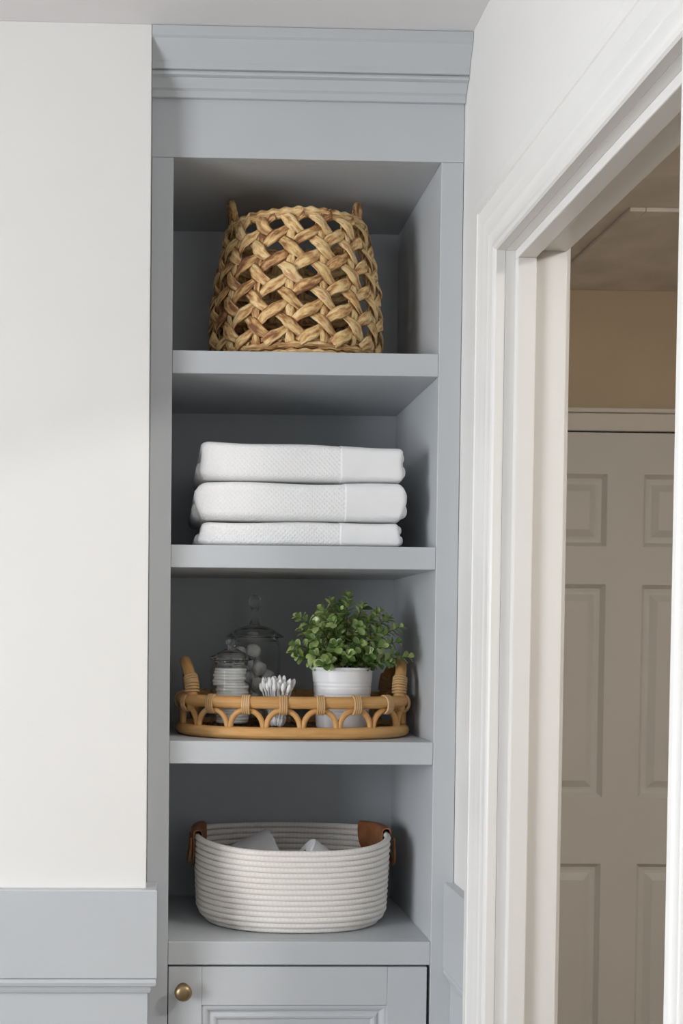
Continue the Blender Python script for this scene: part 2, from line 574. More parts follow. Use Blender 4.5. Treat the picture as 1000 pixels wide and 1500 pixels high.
# ------------------------------------------------------------------ hall door
DC, DW, DTOP = 1.1277, 0.36, 2.005
d1 = struct(empty('door_1', (DC, HY, 0)))
d1['label'] = 'closed six-panel door at the end of the dim hallway'
PW0, PW1 = 0.0445, 0.2600          # panel edges measured from the centre line
rows = [(1.7295, 1.905), (1.1163, 1.6373), (0.22, 0.9533)]
DY0, DY1 = HY - 0.030, HY - 0.001
zz = [0.01, rows[2][0], rows[2][1], rows[1][0], rows[1][1], rows[0][0], rows[0][1], DTOP]
parts = []
for s in (-1, 1):
    xa, xb = sorted((DC + s * PW1, DC + s * DW))
    parts.append(boxgeo(xa, xb, DY0, DY1, 0.01, DTOP))
parts.append(boxgeo(DC - PW0, DC + PW0, DY0, DY1, 0.01, DTOP))
for s in (-1, 1):
    xa, xb = sorted((DC + s * PW0, DC + s * PW1))
    for k in (0, 2, 4, 6):
        parts.append(boxgeo(xa, xb, DY0, DY1, zz[k], zz[k + 1]))
v, f = merge(parts)
mk('door_frame', v, f, 'halldoor', d1)
for s in (-1, 1):
    xa, xb = sorted((DC + s * PW0, DC + s * PW1))
    for za, zb in rows:
        # sunk moulding ring and raised field, as one panel
        st = []
        for ins, dep in ((0, 0.0), (0.010, 0.012), (0.018, 0.013), (0.024, 0.0125), (0.040, 0.004), (0.042, 0.0035)):
            st.append([(xa + ins, DY0 + dep, za + ins), (xb - ins, DY0 + dep, za + ins), (xb - ins, DY0 + dep, zb - ins), (xa + ins, DY0 + dep, zb - ins)])
        v, f = sweep(st, True, False)
        f.append([(len(st) - 1) * 4 + j for j in range(4)])
        mk('door_panel', v, f, 'halldoor', d1)
tk = struct(empty('trim_5', (DC, HY, 0)))
tk['label'] = 'painted casing around the six-panel hallway door'
cz = DTOP + 0.006
for s in (-1, 1):
    xa, xb = sorted((DC + s * (DW + 0.004), DC + s * (DW + 0.062)))
    box('side_casing', xa, xb, HY - 0.018, HY - 0.0005, 0, cz, 'halltrim', tk, 0.003)
box('head_casing', DC - DW - 0.062, DC + DW + 0.062, HY - 0.018, HY - 0.0005, cz, cz + 0.044, 'halltrim', tk, 0.003)
box('head_casing_cap', DC - DW - 0.066, DC + DW + 0.066, HY - 0.024, HY - 0.0005, cz + 0.0445, cz + 0.056, 'halltrim', tk, 0.003)
box('head_gap', DC - DW - 0.003, DC + DW + 0.003, HY - 0.008, HY - 0.0005, DTOP + 0.0005, cz - 0.0002, 'dark', tk, 0)

# hatch in the hall ceiling
hx0, hx1, hy0, hy1 = 0.925, 1.62, 0.640, 1.1985
hatch = empty('ceiling_hatch', ((hx0 + hx1) / 2, (hy0 + hy1) / 2, CEIL - 0.02), 'flat access hatch with narrow moulding frame in the hallway ceiling', 'hatch')
hz0 = CEIL - 0.009
for nm, a in (('frame_strip', (hx0, hx0 + 0.032, hy0, hy1)), ('frame_strip', (hx1 - 0.032, hx1, hy0, hy1)),
              ('frame_strip', (hx0 + 0.0325, hx1 - 0.0325, hy0, hy0 + 0.032))):
    box(nm, *a, hz0, CEIL - 0.0004, 'hallceil', hatch, 0.002)
box('hatch_panel', hx0 + 0.033, hx1 - 0.033, hy0 + 0.033, hy1, CEIL - 0.006, CEIL - 0.0004, 'hallceil', hatch, 0.001)

# added fill lamp brightening the hall, out of view past the doorway
lamp = empty('hall_fill_lamp', (1.45, -1.10, CEIL - 0.09), 'added fill lamp on the hallway ceiling, unseen, with a glowing white bowl', 'lamp')
V, Fc = lathe([(0.001, CEIL - 0.0005), (0.15, CEIL - 0.0005), (0.15, CEIL - 0.02), (0.145, CEIL - 0.025), (0.001, CEIL - 0.025)], (1.45, -1.10), 40)
mk('fill_lamp_base', V, Fc, 'trim', lamp, True, sharp=40)
mb, ntb, bb = new_mat('fill_lamp_glow')
bb.inputs['Base Color'].default_value = (0.9, 0.88, 0.84, 1)
bb.inputs['Emission Color'].default_value = (1.0, 0.965, 0.92, 1)
bb.inputs['Emission Strength'].default_value = 76.0
M['bowl'] = mb
V, Fc = lathe([(0.135, CEIL - 0.0255), (0.130, CEIL - 0.05), (0.10, CEIL - 0.075), (0.05, CEIL - 0.088), (0.001, CEIL - 0.09)], (1.45, -1.10), 40)
mk('fill_lamp_bowl', V, Fc, 'bowl', lamp, True)

# ------------------------------------------------------------------ the built-in cabinet
cab = empty('built_in_cabinet', ((XL + XR) / 2, 0.16, 0), 'tall blue grey built-in cabinet with four open shelves and crown moulding', 'cabinet')
g = 0.0006
FF = 0.019                          # face frame thickness
SH = [(1.8844, 1.9173), (1.6023, 1.6354), (1.3146, 1.3479), (1.0167, 1.0512)]
TOPZ = 2.1945
box('stile', XL + g, IL, 0.0, FF, 0, TOPZ, 'blue', cab, 0.0012)
box('stile', IR, XR - g, 0.0, FF, 0, TOPZ, 'blue', cab, 0.0012)
box('frieze_board', XL + g, XR - g, 0.0, FF, TOPZ + 0.0002, CEIL - 0.001, 'blue', cab, 0.0006)
box('side_panel', XL + g, IL - 0.0004, FF + 0.0002, DEP, 0, TOPZ + 0.018, 'blue', cab, 0.0)
box('side_panel', IR + 0.0004, XR - g, FF + 0.0002, DEP, 0, TOPZ + 0.018, 'blue', cab, 0.0)
box('back_panel', XL + g, XR - g, DEP, DEP + 0.012, 0, TOPZ + 0.018, 'blue', cab, 0.0)
box('top_panel', IL, IR, FF + 0.0002, DEP - 0.0002, TOPZ + 0.0003, TOPZ + 0.018, 'blue', cab, 0.0)
for za, zb in SH:
    box('shelf', IL, IR, FF + 0.0002, DEP - 0.0003, za + 0.0003, zb, 'blue', cab, 0.0)
    box('shelf_rail', IL + 0.0002, IR - 0.0002, 0.0, FF, za, zb + 0.0001, 'blue', cab, 0.0012)
crown = [(0.0, 2.2775), (0.0060, 2.2775), (0.0068, 2.2785), (0.0068, 2.2865), (0.0085, 2.2880), (0.0105, 2.2890), (0.0120, 2.2920), (0.0150, 2.2965),
         (0.0172, 2.2995), (0.0175, 2.3010), (0.0200, 2.3012), (0.0238, 2.3025), (0.0248, 2.3050), (0.0235, 2.3078), (0.0215, 2.3090), (0.0262, 2.3092), (0.0268, 2.3100),
         (0.0268, 2.3180), (0.0280, 2.3195), (0.0300, 2.3235), (0.0330, 2.3290), (0.0370, 2.3350), (0.0405, 2.3405), (0.0420, 2.3445), (0.0440, 2.3460),
         (0.0452, 2.3470), (0.0452, CEIL - 0.001), (0.0, CEIL - 0.001)]
st = [[(x, -p, z) for p, z in crown] for x in (XL + g, XR - g)]
v, f = sweep(st)
mk('crown_moulding', v, f, 'blue', cab, True, sharp=25)
# lower door: framed panel, gap all round
DX0, DX1, DZ0, DZ1 = IL + 0.0012, IR - 0.0048, 0.10, 1.0167 - 0.0030
box('kick_board', IL + 0.0002, IR - 0.0002, 0.0, FF, 0.0, 0.095, 'blue', cab, 0.001)
box('gap_back', IL, IR, 0.030, 0.034, 0.0955, 1.0160, 'dark', cab, 0)
doorp = []
SW = 0.0545
PX0, PX1, PZ0, PZ1 = 0.0650, 0.3405, 0.16, 0.9565
pieces = [('door_stile', DX0, PX0, DZ0, DZ1), ('door_stile', PX1, DX1, DZ0, DZ1),
          ('door_rail', PX0 + 0.0001, PX1 - 0.0001, PZ1, DZ1), ('door_rail', PX0 + 0.0001, PX1 - 0.0001, DZ0, PZ0)]
st = []
for ins, dep in ((0, 0.0002), (0.0008, 0.0025), (0.0045, 0.0022), (0.0075, 0.0035), (0.0105, 0.0075), (0.0125, 0.0080), (0.0150, 0.0060), (0.0180, 0.0052),
                 (0.0210, 0.0062), (0.0235, 0.0090), (0.0255, 0.0095)):
    st.append([(PX0 + ins, dep, PZ0 + ins), (PX1 - ins, dep, PZ0 + ins), (PX1 - ins, dep, PZ1 - ins), (PX0 + ins, dep, PZ1 - ins)])
v, f = sweep(st, True, False)
f.append([(len(st) - 1) * 4 + j for j in range(4)])
door = mk('door', v, f, 'blue', cab, True, sharp=20)
door['label'] = 'inset cabinet door with stepped panel moulding'
for nm, a, b, c, d in pieces:
    box(nm, a, b, 0.0, 0.020, c, d, 'blue', door, 0.0009)
# brass knob (turned about the y axis)
kc = (0.0372, 0.0, 0.9810)
kp = [(0.0, 0.0006), (0.0095, 0.0006), (0.0095, -0.0015), (0.0055, -0.0035), (0.0048, -0.0090), (0.0062, -0.0120), (0.0105, -0.0145), (0.0127, -0.0175), (0.0130, -0.0200),
      (0.0120, -0.0228), (0.0092, -0.0252), (0.0050, -0.0266), (0.0, -0.0270)]
V = []
sg = 32
for r, y in kp:
    for j in range(sg):
        a = 2 * PI * j / sg
        V.append((kc[0] + r * math.cos(a), y, kc[2] + r * math.sin(a)))
Fc = [(i * sg + j, i * sg + (j + 1) % sg, (i + 1) * sg + (j + 1) % sg, (i + 1) * sg + j) for i in range(len(kp) - 1) for j in range(sg)]
kn = mk('knob', V, Fc, 'brass', door, True)
kn['label'] = 'round aged brass knob'

# ------------------------------------------------------------------ woven basket (top shelf)
ZB = SH[0][1] + 0.0004
bc = (0.2115, 0.166)
wb = empty('woven_basket', (bc[0], bc[1], ZB), 'tan open-weave basket with two upright loop handles on the top shelf', 'basket')
ZR = 2.1400
prof_b = [(0.0, 0.119), (0.06, 0.125), (0.18, 0.1285), (0.35, 0.1280), (0.55, 0.1240), (0.75, 0.1165), (0.90, 0.1085), (1.0, 0.1030)]
def brad(z):
    t = (z - ZB) / (ZR - ZB)
    t = max(0, min(1, t))
    for (a, ra), (b, rb) in zip(prof_b, prof_b[1:]):
        if t <= b:
            k = (t - a) / (b - a)
            k = k * k * (3 - 2 * k) * 0.35 + k * 0.65
            return ra + (rb - ra) * k
    return prof_b[-1][1]
NC = 16
DZ = 0.0385
ZH0 = ZB + 0.0500
TH0 = -PI / 2 + 0.02
def bpt(u, vv, off, push=0.0):
    if push:
        du, dv = u - round(u), vv - round(vv)
        r2 = math.hypot(du, dv)
        if -0.6 < vv < 4.4:
            k_ = push * math.exp(-((r2 - 0.354) / 0.075) ** 2)
            u, vv = u + du * k_, vv + dv * k_
    th = TH0 + u * 2 * PI / NC
    z = ZH0 + vv * DZ
    r = brad(z) + off
    jit = 0.0016
    n_ = Vector((math.cos(th), math.sin(th), 0))
    p = Vector((bc[0], bc[1], z)) + n_ * r
    q = noise.noise_vector(Vector((u * 1.3, vv * 1.3, 3.3)))
    return p + q * jit
def bnorm(u):
    th = TH0 + u * 2 * PI / NC
    return (math.cos(th), math.sin(th), 0.12)
VMIN, VMAX = (ZB + 0.0085 - ZH0) / DZ, (ZR - 0.002 - ZH0) / DZ
def strand(us, vs_, offs, half, flat, name='strand', segs=8, ph=0.0, wide=None):
    pts = [bpt(u, w, o, 0.13 if wide else 0.0) for u, w, o in zip(us, vs_, offs)]
    rr = [half * (wide(u) if wide else 1) * (1 + 0.30 * noise.noise(Vector((u * 2.1 + ph, w * 2.1, 9.1)))) for u, w in zip(us, vs_)]
    tw = [0.45 * noise.noise(Vector((u * 1.7 + ph, w * 1.7, 4.4))) for u, w in zip(us, vs_)]
    V, Fc, uv = tube(pts, rr, segs, False, flat, up=lambda i: Vector(bnorm(us[i])) + Vector((-math.sin(TH0 + us[i] * 2 * PI / NC), math.cos(TH0 + us[i] * 2 * PI / NC), 0.6)) * tw[i])
    o = mk(name, V, Fc, 'weave', wb, True, uvs=uv)
    return o
NS = 46
for i in range(NC):                       # upright strands
    vs_ = [VMIN + (VMAX - VMIN) * k / (NS - 1) for k in range(NS)]
    us = [i + 0.5] * NS
    offs = [0.0022 - 0.0034 * math.cos(2 * PI * w) for w in vs_]
    strand(us, vs_, offs, 0.0066, 0.30, 'upright_strand', ph=i * 3.7)
for k in range(5):                        # ring strands
    n_ = 130
    us = [NC * q / n_ for q in range(n_ + 1)]
    w0 = -0.5 + k
    offs = [0.0005 - 0.0015 * math.cos(2 * PI * u + PI) for u in us]
    strand(us, [w0] * (n_ + 1), offs, 0.0058, 0.32, 'ring_strand', ph=k * 5.1)
for dr in (1, -1):                        # slanting strands, both ways
    for k in range(NC):
        va, vb = VMIN + 0.35, VMAX
        n_ = 96
        vs_ = [va + (vb - va) * q / n_ for q in range(n_ + 1)]
        us = [k + 0.5 + dr * w for w in vs_]
        offs = [0.0058 + dr * 0.0033 * math.cos(2 * PI * u) for u in us]
        strand(us, vs_, offs, 0.0075, 0.18, 'slanting_strand', ph=k * 1.9 + dr * 50, wide=lambda u: 1 + 0.26 * dr * math.cos(2 * PI * u))
# rim: a twisted rope
def ring_pts(r, z, n, wob=0.0):
    return [(bc[0] + r * math.cos(2 * PI * q / n), bc[1] + r * math.sin(2 * PI * q / n), z + wob * math.sin(7 * 2 * PI * q / n)) for q in range(n)]
V, Fc, uv = tube(ring_pts(brad(ZR) + 0.001, ZR, 240, 0.0006), 0.0082, 10, True, 1.0, up=lambda i: (0, 0, 1),
                 rfun=lambda i, j, L, a: 1 + 0.16 * math.sin(2 * PI * i / 240 * 34 + a))
mk('rim', V, Fc, 'weave', wb, True, uvs=uv)
for zo, ro in ((0.0085, 0.0045), (0.0195, 0.0075)):
    V, Fc, uv = tube(ring_pts(brad(ZB + zo) + 0.0035, ZB + zo, 240, 0.0008), 0.0052, 8, True, 1.0, up=lambda i: (0, 0, 1),
                     rfun=lambda i, j, L, a: 1 + 0.22 * math.sin(2 * PI * i / 240 * 40 + a))
    mk('base_coil', V, Fc, 'weave', wb, True, uvs=uv)
V, Fc = lathe([(0.001, ZB + 0.002), (0.118, ZB + 0.002), (0.118, ZB + 0.006), (0.001, ZB + 0.006)], bc, 40)
mk('base', V, Fc, 'weave', wb, uvs=[(p[0], p[1] * 20) for p in V])
for s in (-1, 1):                         # loop handles standing on the rim
    pts = []
    n_ = 40
    for q in range(n_ + 1):
        a = PI * q / n_
        hh = math.sin(a) ** 0.8
        xx = bc[0] + s * (brad(ZR) - 0.002 - 0.010 * (1 - hh) * 0 + (0.004 if s < 0 else -0.006) * hh)
        pts.append((xx - s * 0.010 * (1 - hh), bc[1] - 0.040 * math.cos(a), ZR - 0.030 + 0.0765 * hh))
    V, Fc, uv = tube(pts, 0.0054, 8, False, 1.0, rfun=lambda i, j, L, a: 1 + 0.15 * math.sin(L * 600 + a))
    mk('loop_handle', V, Fc, 'weave', wb, True, uvs=uv)

# ------------------------------------------------------------------ towels (second shelf)
def make_towel(label, z0, z1, tilt, xa, xb, xband, y0, y1, seed, bulge):
    root = empty('folded_towel', ((xa + xb) / 2, (y0 + y1) / 2, z0), label, 'towel', 'white towels stacked on the second shelf')
    def section(x, grow, e):
        """loop in y-z; e: 0..1 end shrink"""
        loop, uv = [], []
        n_ = 44
        zt = z1 + tilt * (x - xa) / (xb - xa) + 0.0012 * math.sin(x * 31 + seed)
        hz, hy = (zt - z0) / 2, (y1 - y0) / 2
        acc = 0
        last = None
        for k in range(n_):
            a = 2 * PI * k / n_
            ca, sa = math.cos(a), math.sin(a)
            ex = 0.30
            dy = math.copysign(abs(ca) ** 0.22, ca) * hy
            dz = math.copysign(abs(sa) ** ex, sa) * hz
            sh = 1 - e * 0.45
            y = (y0 + y1) / 2 + dy * (1 - e * 0.03) * (1 + grow / hy)
            z = z0 + hz + dz * sh + (grow if sa > 0 else 0) * sa
            wob = 0.0012 * noise.noise(Vector((x * 24, z * 40, seed * 1.7))) if dy < 0 else 0
            zz_ = (z - z0) / (zt - z0)
            xo = 0.0032 * math.sin(zz_ * bulge * PI + seed) * (1 if x > (xa + xb) / 2 else -1) * max(0, min(1, (abs(x - (xa + xb) / 2) / ((xb - xa) / 2) - 0.8) / 0.2))
            p = (x + xo, y + wob, max(z, z0))
            if last: acc += math.hypot(p[1] - last[1], p[2] - last[2])
            last = p
            loop.append(p)
            uv.append((x, acc))
        return loop, uv
    def shell(xs0, xs1, grow, n_, rnd0, rnd1):
        st, uvs = [], []
        for q in range(n_ + 1):
            t = q / n_
            x = xs0 + (xs1 - xs0) * t
            dd = min(x - xs0, xs1 - x)
            e = 0
            rnd = rnd0 if t < 0.5 else rnd1
            if dd < rnd:
                k = 1 - dd / rnd
                e = 1 - math.sqrt(max(0, 1 - k * k))
            l, u = section(x, grow, e)
            st.append(l)
            uvs += u
        v_, f_ = sweep(st)
        return v_, f_, uvs
    v_, f_, u_ = shell(xa, xb - 0.010, 0.0, 80, 0.016, 0.010)
    mk('towel_body', v_, f_, 'towel', root, True, uvs=u_)
    v_, f_, u_ = shell(xband, xb - 0.005, 0.0011, 44, 0.0022, 0.008)
    bnd = mk('woven_border', v_, f_, 'towel_plain', root, True, uvs=u_)
    bnd['label'] = 'smooth flat woven border at the towel end'
    # inner layers peeping out at both ends
    h = z1 - z0
    for (ya, yb, xs0, xs1, za, zb) in ((y0 + 0.010, y1 - 0.004, xb - 0.03, xb + 0.001, z0 + 0.10 * h, z0 + 0.50 * h + tilt * 0.4),
                                       (y0 + 0.012, y1 - 0.004, xb - 0.03, xb - 0.001, z0 + 0.52 * h + tilt * 0.4, z0 + 0.90 * h + tilt),
                                       (y0 + 0.030, y1 - 0.004, xa - 0.006, xa + 0.03, z0 + 0.06 * h, z0 + 0.55 * h)):
        v_, f_ = boxgeo(xs0, xs1, ya, yb, za, zb)
        bm = bmesh.new()
        vv = [bm.verts.new(p) for p in v_]
        for q in f_: bm.faces.new([vv[i] for i in q])
        bmesh.ops.bevel(bm, geom=list(bm.edges), offset=(zb - za) * 0.42, segments=4, profile=0.5, affect='EDGES')
        bm.verts.index_update()
        v_ = [tuple(q.co) for q in bm.verts]
        f_ = [[w.index for w in q.verts] for q in bm.faces]
        bm.free()
        mk('inner_fold', v_, f_, 'towel_plain', root, True)
    return root
zs = SH[1][1] + 0.0004
make_towel('top towel of the white stack, with a raised flat border', 1.7330, 1.7935, -0.0085, 0.0575, 0.3640, 0.2640, 0.022, 0.250, 1.0, 2.2)
make_towel('middle towel of the white stack, between two others', 1.6738, 1.7325, -0.0015, 0.0515, 0.3665, 0.2705, 0.018, 0.252, 4.0, 2.0)
make_towel('bottom towel of the white stack, pressed flat on the shelf', zs, 1.6733, 0.0, 0.0560, 0.3610, 0.2640, 0.022, 0.250, 7.5, 1.6)

# ------------------------------------------------------------------ rattan tray (third shelf)
ZS = SH[2][1] + 0.0004
tc_ = (0.2105, 0.157)
TA, TB, TN = 0.1755, 0.1265, 2.5
tray = empty('rattan_tray', (tc_[0], tc_[1], ZS), 'honey rattan oval tray with arched sides and two handles', 'tray')
def sup(a, da=0.0):
    c, s = math.cos(a), math.sin(a)
    return (tc_[0] + math.copysign(abs(c) ** (2 / TN), c) * (TA + da), tc_[1] + math.copysign(abs(s) ** (2 / TN), s) * (TB + da))
# even arc-length table
N_ = 1440
tab = [sup(2 * PI * i / N_ - PI / 2) for i in range(N_ + 1)]
acc = [0]
for i in range(N_): acc.append(acc[-1] + math.hypot(tab[i + 1][0] - tab[i][0], tab[i + 1][1] - tab[i][1]))
PER = acc[-1]
def at_len(s, da=0.0):
    s = s % PER
    lo_, hi_ = 0, N_
    while hi_ - lo_ > 1:
        md = (lo_ + hi_) // 2
        if acc[md] <= s: lo_ = md
        else: hi_ = md
    k = (s - acc[lo_]) / max(1e-9, acc[lo_ + 1] - acc[lo_])
    x = tab[lo_][0] + (tab[lo_ + 1][0] - tab[lo_][0]) * k
    y = tab[lo_][1] + (tab[lo_ + 1][1] - tab[lo_][1]) * k
    dx, dy = tab[lo_ + 1][0] - tab[lo_][0], tab[lo_ + 1][1] - tab[lo_][1]
    l = math.hypot(dx, dy) or 1
    nx, ny = dy / l, -dx / l
    return x + nx * da, y + ny * da, nx, ny
RB, RT = 0.0092, 0.0094
ZBR, ZTR = ZS + RB, 1.4035
n_ = 160
V, Fc, uv = tube([(*at_len(PER * q / n_)[:2], ZBR) for q in range(n_)], RB, 12, True)
mk('base_ring', V, Fc, 'rattan', tray, True, uvs=uv)
V, Fc, uv = tube([(*at_len(PER * q / n_)[:2], ZTR) for q in range(n_)], RT, 12, True)
mk('top_ring', V, Fc, 'rattan', tray, True, uvs=uv)
NA = 18
SPC = PER / NA
S0 = -0.026
for k in range(NA):
    sc = S0 + k * SPC
    hw = SPC * 0.455
    pts = []
    ztop = ZTR - RT - 0.0018
    zlow = ZBR + RB - 0.003
    for q in range(25):
        a = PI * q / 24
        x, y, nx, ny = at_len(sc - hw * math.cos(a))
        pts.append((x, y, zlow + (ztop - zlow) * math.sin(a) ** 0.9))
    V, Fc, uv = tube(pts, 0.0044, 8)
    mk('arch', V, Fc, 'rattan', tray, True, uvs=uv)
    # binding: wraps around the ring and the crown of the arch
    bv, bf, bu = [], [], []
    for j in range(4):
        x, y, nx, ny = at_len(sc + (j - 1.5) * 0.0030)
        pts = []
        for q in range(16):
            a = 2 * PI * q / 16
            pts.append((x + nx * math.cos(a) * (RT + 0.0012), y + ny * math.cos(a) * (RT + 0.0012), ZTR - 0.0035 + math.sin(a) * (RT + 0.0042)))
        a_, b_, c_ = tube(pts, 0.0018, 6, True)
        n0 = len(bv)
        bv += a_
        bf += [[i + n0 for i in q] for q in b_]
        bu += c_
    mk('binding', bv, bf, 'binding', tray, True, uvs=bu)
# floor of thin rods
nr = 38
for i in range(nr):
    x = tc_[0] - TA + 0.012 + (2 * TA - 0.024) * i / (nr - 1)
    k = min(1, abs((x - tc_[0]) / TA))
    hy = TB * (1 - k ** TN) ** (1 / TN) - 0.008
    if hy < 0.01: continue
    V, Fc, uv = tube([(x, tc_[1] - hy, ZS + 0.0072), (x, tc_[1], ZS + 0.0072), (x, tc_[1] + hy, ZS + 0.0072)], 0.0042, 8)
    mk('floor_rod', V, Fc, 'darkrattan', tray, True)
for s in (-1, 1):
    base_s = PER * 0.25 if s > 0 else PER * 0.75
    pts = []
    for q in range(41):
        a = PI * q / 40
        hh = math.sin(a) ** 0.62
        x, y, nx, ny = at_len(base_s - 0.064 * math.cos(a) * s)
        pts.append((x + s * (-0.002 - 0.003 * hh), y, ZTR - 0.016 + 0.075 * hh))
    V, Fc, uv = tube(pts, 0.0088, 10)
    mk('handle', V, Fc, 'rattan', tray, True, uvs=uv)
    for e in (5, 35):
        bv, bf, bu = [], [], []
        p0 = Vector(pts[e])
        for j in range(-3, 4):
            idx = e + (j * 0.7)
            i0 = int(math.floor(idx))
            kk = idx - i0
            p = Vector(pts[i0]).lerp(Vector(pts[i0 + 1]), kk)
            t = (Vector(pts[i0 + 1]) - Vector(pts[i0])).normalized()
            u = Vector((1, 0, 0))
            u = (u - t * u.dot(t)).normalized()
            w = t.cross(u)
            lp = [p + u * math.cos(2 * PI * q / 14) * 0.0098 + w * math.sin(2 * PI * q / 14) * 0.0098 for q in range(14)]
            a_, b_, c_ = tube(lp, 0.0021, 6, True)
            n0 = len(bv)
            bv += a_
            bf += [[i + n0 for i in q] for q in b_]
            bu += c_
        mk('handle_binding', bv, bf, 'binding', tray, True, uvs=bu)
ZF = ZS + 0.0072 + 0.0042 + 0.0004     # top of the rods

# ------------------------------------------------------------------ glass jars
def jar(label, c, R, ztop_body, lid_r, knob):
    root = empty('glass_jar', (c[0], c[1], ZF), label, 'jar')
    th = 0.0022
    z0 = ZF
    zt = ztop_body
    out = [(0.001, z0), (R - 0.004, z0), (R - 0.001, z0 + 0.002), (R, z0 + 0.006), (R, zt - 0.014), (R - 0.001, zt - 0.009), (R - 0.0035, zt - 0.005), (R - 0.0035, zt)]
    inn = [(R - 0.0035 - th, zt), (R - 0.0035 - th, zt - 0.005), (R - th - 0.001, zt - 0.010), (R - th, zt - 0.015), (R - th, z0 + 0.011), (R - th - 0.004, z0 + 0.008), (0.001, z0 + 0.0075)]
    V, Fc = lathe(out + inn, c, 48)
    body = mk('jar_body', V, Fc, 'glass', root, True, sharp=50)
    V, Fc = lathe(knob['lid'], c, 48)
    lid = mk('lid', V, Fc, 'solidglass', root, True, sharp=50)
    V, Fc = lathe(knob['fin'], c, 32)
    mk('lid_knob', V, Fc, 'solidglass', lid, True, sharp=60)
    return root
cb, Rb = (0.1545, 0.212), 0.0425
zb = 1.5000
lid_b = [(0.001, zb + 0.0215), (0.012, zb + 0.0205), (0.026, zb + 0.0165), (0.038, zb + 0.0095), (0.0455, zb + 0.0045), (0.0478, zb + 0.0030), (0.0480, zb + 0.0012), (0.0470, zb + 0.0004),
         (0.0390, zb + 0.0004), (0.0365, zb - 0.006), (0.0345, zb - 0.006), (0.0345, zb + 0.004), (0.026, zb + 0.0125), (0.012, zb + 0.017), (0.001, zb + 0.018)]
fin_b = [(0.001, zb + 0.0195), (0.0095, zb + 0.0205), (0.0085, zb + 0.0255), (0.0055, zb + 0.0300), (0.0052, zb + 0.0400), (0.0062, zb + 0.0440), (0.0060, zb + 0.0470), (0.0085, zb + 0.0500),
         (0.0100, zb + 0.0560), (0.0098, zb + 0.0620), (0.0080, zb + 0.0670), (0.0050, zb + 0.0700), (0.001, zb + 0.0705)]
jar('large clear glass jar of cotton balls with a tall lid knob', cb, Rb, zb, 0.048, dict(lid=lid_b, fin=fin_b))
cs, Rs = (0.1105, 0.107), 0.0325
zj = 1.4640
lid_s = [(0.001, zj + 0.0200), (0.010, zj + 0.0190), (0.020, zj + 0.0135), (0.028, zj + 0.0085), (0.0325, zj + 0.0070), (0.0335, zj + 0.0050), (0.0330, zj + 0.0020), (0.0300, zj + 0.0004),
         (0.0268, zj + 0.0004), (0.0255, zj - 0.007), (0.0238, zj - 0.007), (0.0235, zj + 0.003), (0.018, zj + 0.010), (0.009, zj + 0.0150), (0.001, zj + 0.0160)]
fin_s = [(0.001, zj + 0.0180), (0.0070, zj + 0.0190), (0.0055, zj + 0.0215), (0.0060, zj + 0.0240), (0.0088, zj + 0.0270), (0.0090, zj + 0.0310), (0.0065, zj + 0.0335), (0.001, zj + 0.0340)]
jar('small clear glass jar holding a stack of cotton rounds', cs, Rs, zj, 0.033, dict(lid=lid_s, fin=fin_s))

# cotton balls in the large jar
def ball_mesh(seed):
    bm = bmesh.new()
    bmesh.ops.create_icosphere(bm, subdivisions=3, radius=1.0)
    for v_ in bm.verts:
        d = v_.co.normalized()
        v_.co = d * (1 + 0.13 * noise.noise(d * 1.7 + Vector((seed, 0, 0))) + 0.05 * noise.noise(d * 5 + Vector((0, seed, 0))))
    me = bpy.data.meshes.new('cotton_ball')
    bm.to_mesh(me)
    bm.free()
    me.materials.append(M['cotton'])
    me.polygons.foreach_set('use_smooth', [True] * len(me.polygons))
    return me
bmeshes = [ball_mesh(3.1 * i) for i in range(4)]
rb = 0.0122
placed = []
random.seed(11)
inner = Rb - 0.0026
zfl = ZF + 0.0080
while len(placed) < 60:
    best = None
    for q in range(140):
        a, r = random.random() * 2 * PI, math.sqrt(random.random()) * (inner - rb - 0.0006)
        x, y = cb[0] + r * math.cos(a), cb[1] + r * math.sin(a)
        # the heap is higher on the left of the jar
        zlim = 1.464 if x > cb[0] + 0.012 else (1.4920 if x < cb[0] - 0.002 else 1.474)
        z = zfl + rb
        for (px, py, pz) in placed:
            d2 = (px - x) ** 2 + (py - y) ** 2
            dm = (2 * rb * 0.93) ** 2
            if d2 < dm:
                z = max(z, pz + math.sqrt(dm - d2))
        if z + rb < zlim and (best is None or z < best[2]): best = (x, y, z)
    if best is None: break
    placed.append(best)
for i, (x, y, z) in enumerate(placed):
    o = bpy.data.objects.new('cotton_ball', bmeshes[i % 4])
    COL.objects.link(o)
    o.location = (x, y, z)
    o.rotation_euler = (random.random() * 6, random.random() * 6, random.random() * 6)
    o.scale = (rb * 0.92,) * 3
    tag(o, 'fluffy white cotton ball inside the large glass jar', 'cotton ball', 'cotton balls in the large jar')

# cotton rounds in the small jar
V, Fc = lathe([(0.001, 0), (0.0238, 0), (0.0246, 0.0005), (0.0249, 0.0022), (0.0246, 0.0039), (0.0238, 0.0044), (0.001, 0.0044)], (0, 0), 36)
rm = bpy.data.meshes.new('cotton_round')
rm.from_pydata(V, [], Fc)
rm.materials.append(M['cotton'])
rm.polygons.foreach_set('use_smooth', [True] * len(rm.polygons))
z = ZF + 0.0082
k = 0
while z < 1.4520:
    o = bpy.data.objects.new('cotton_round', rm)
    COL.objects.link(o)
    o.location = (cs[0] + random.uniform(-0.0022, 0.0022) - (0.0025 if z > 1.425 else -0.001), cs[1] + random.uniform(-0.002, 0.002), z)
    o.rotation_euler = (0, 0, random.random() * 6)
    tag(o, 'flat white cotton round stacked inside the small glass jar', 'cotton round', 'cotton rounds in the small jar')
    z += 0.00445
    k += 1

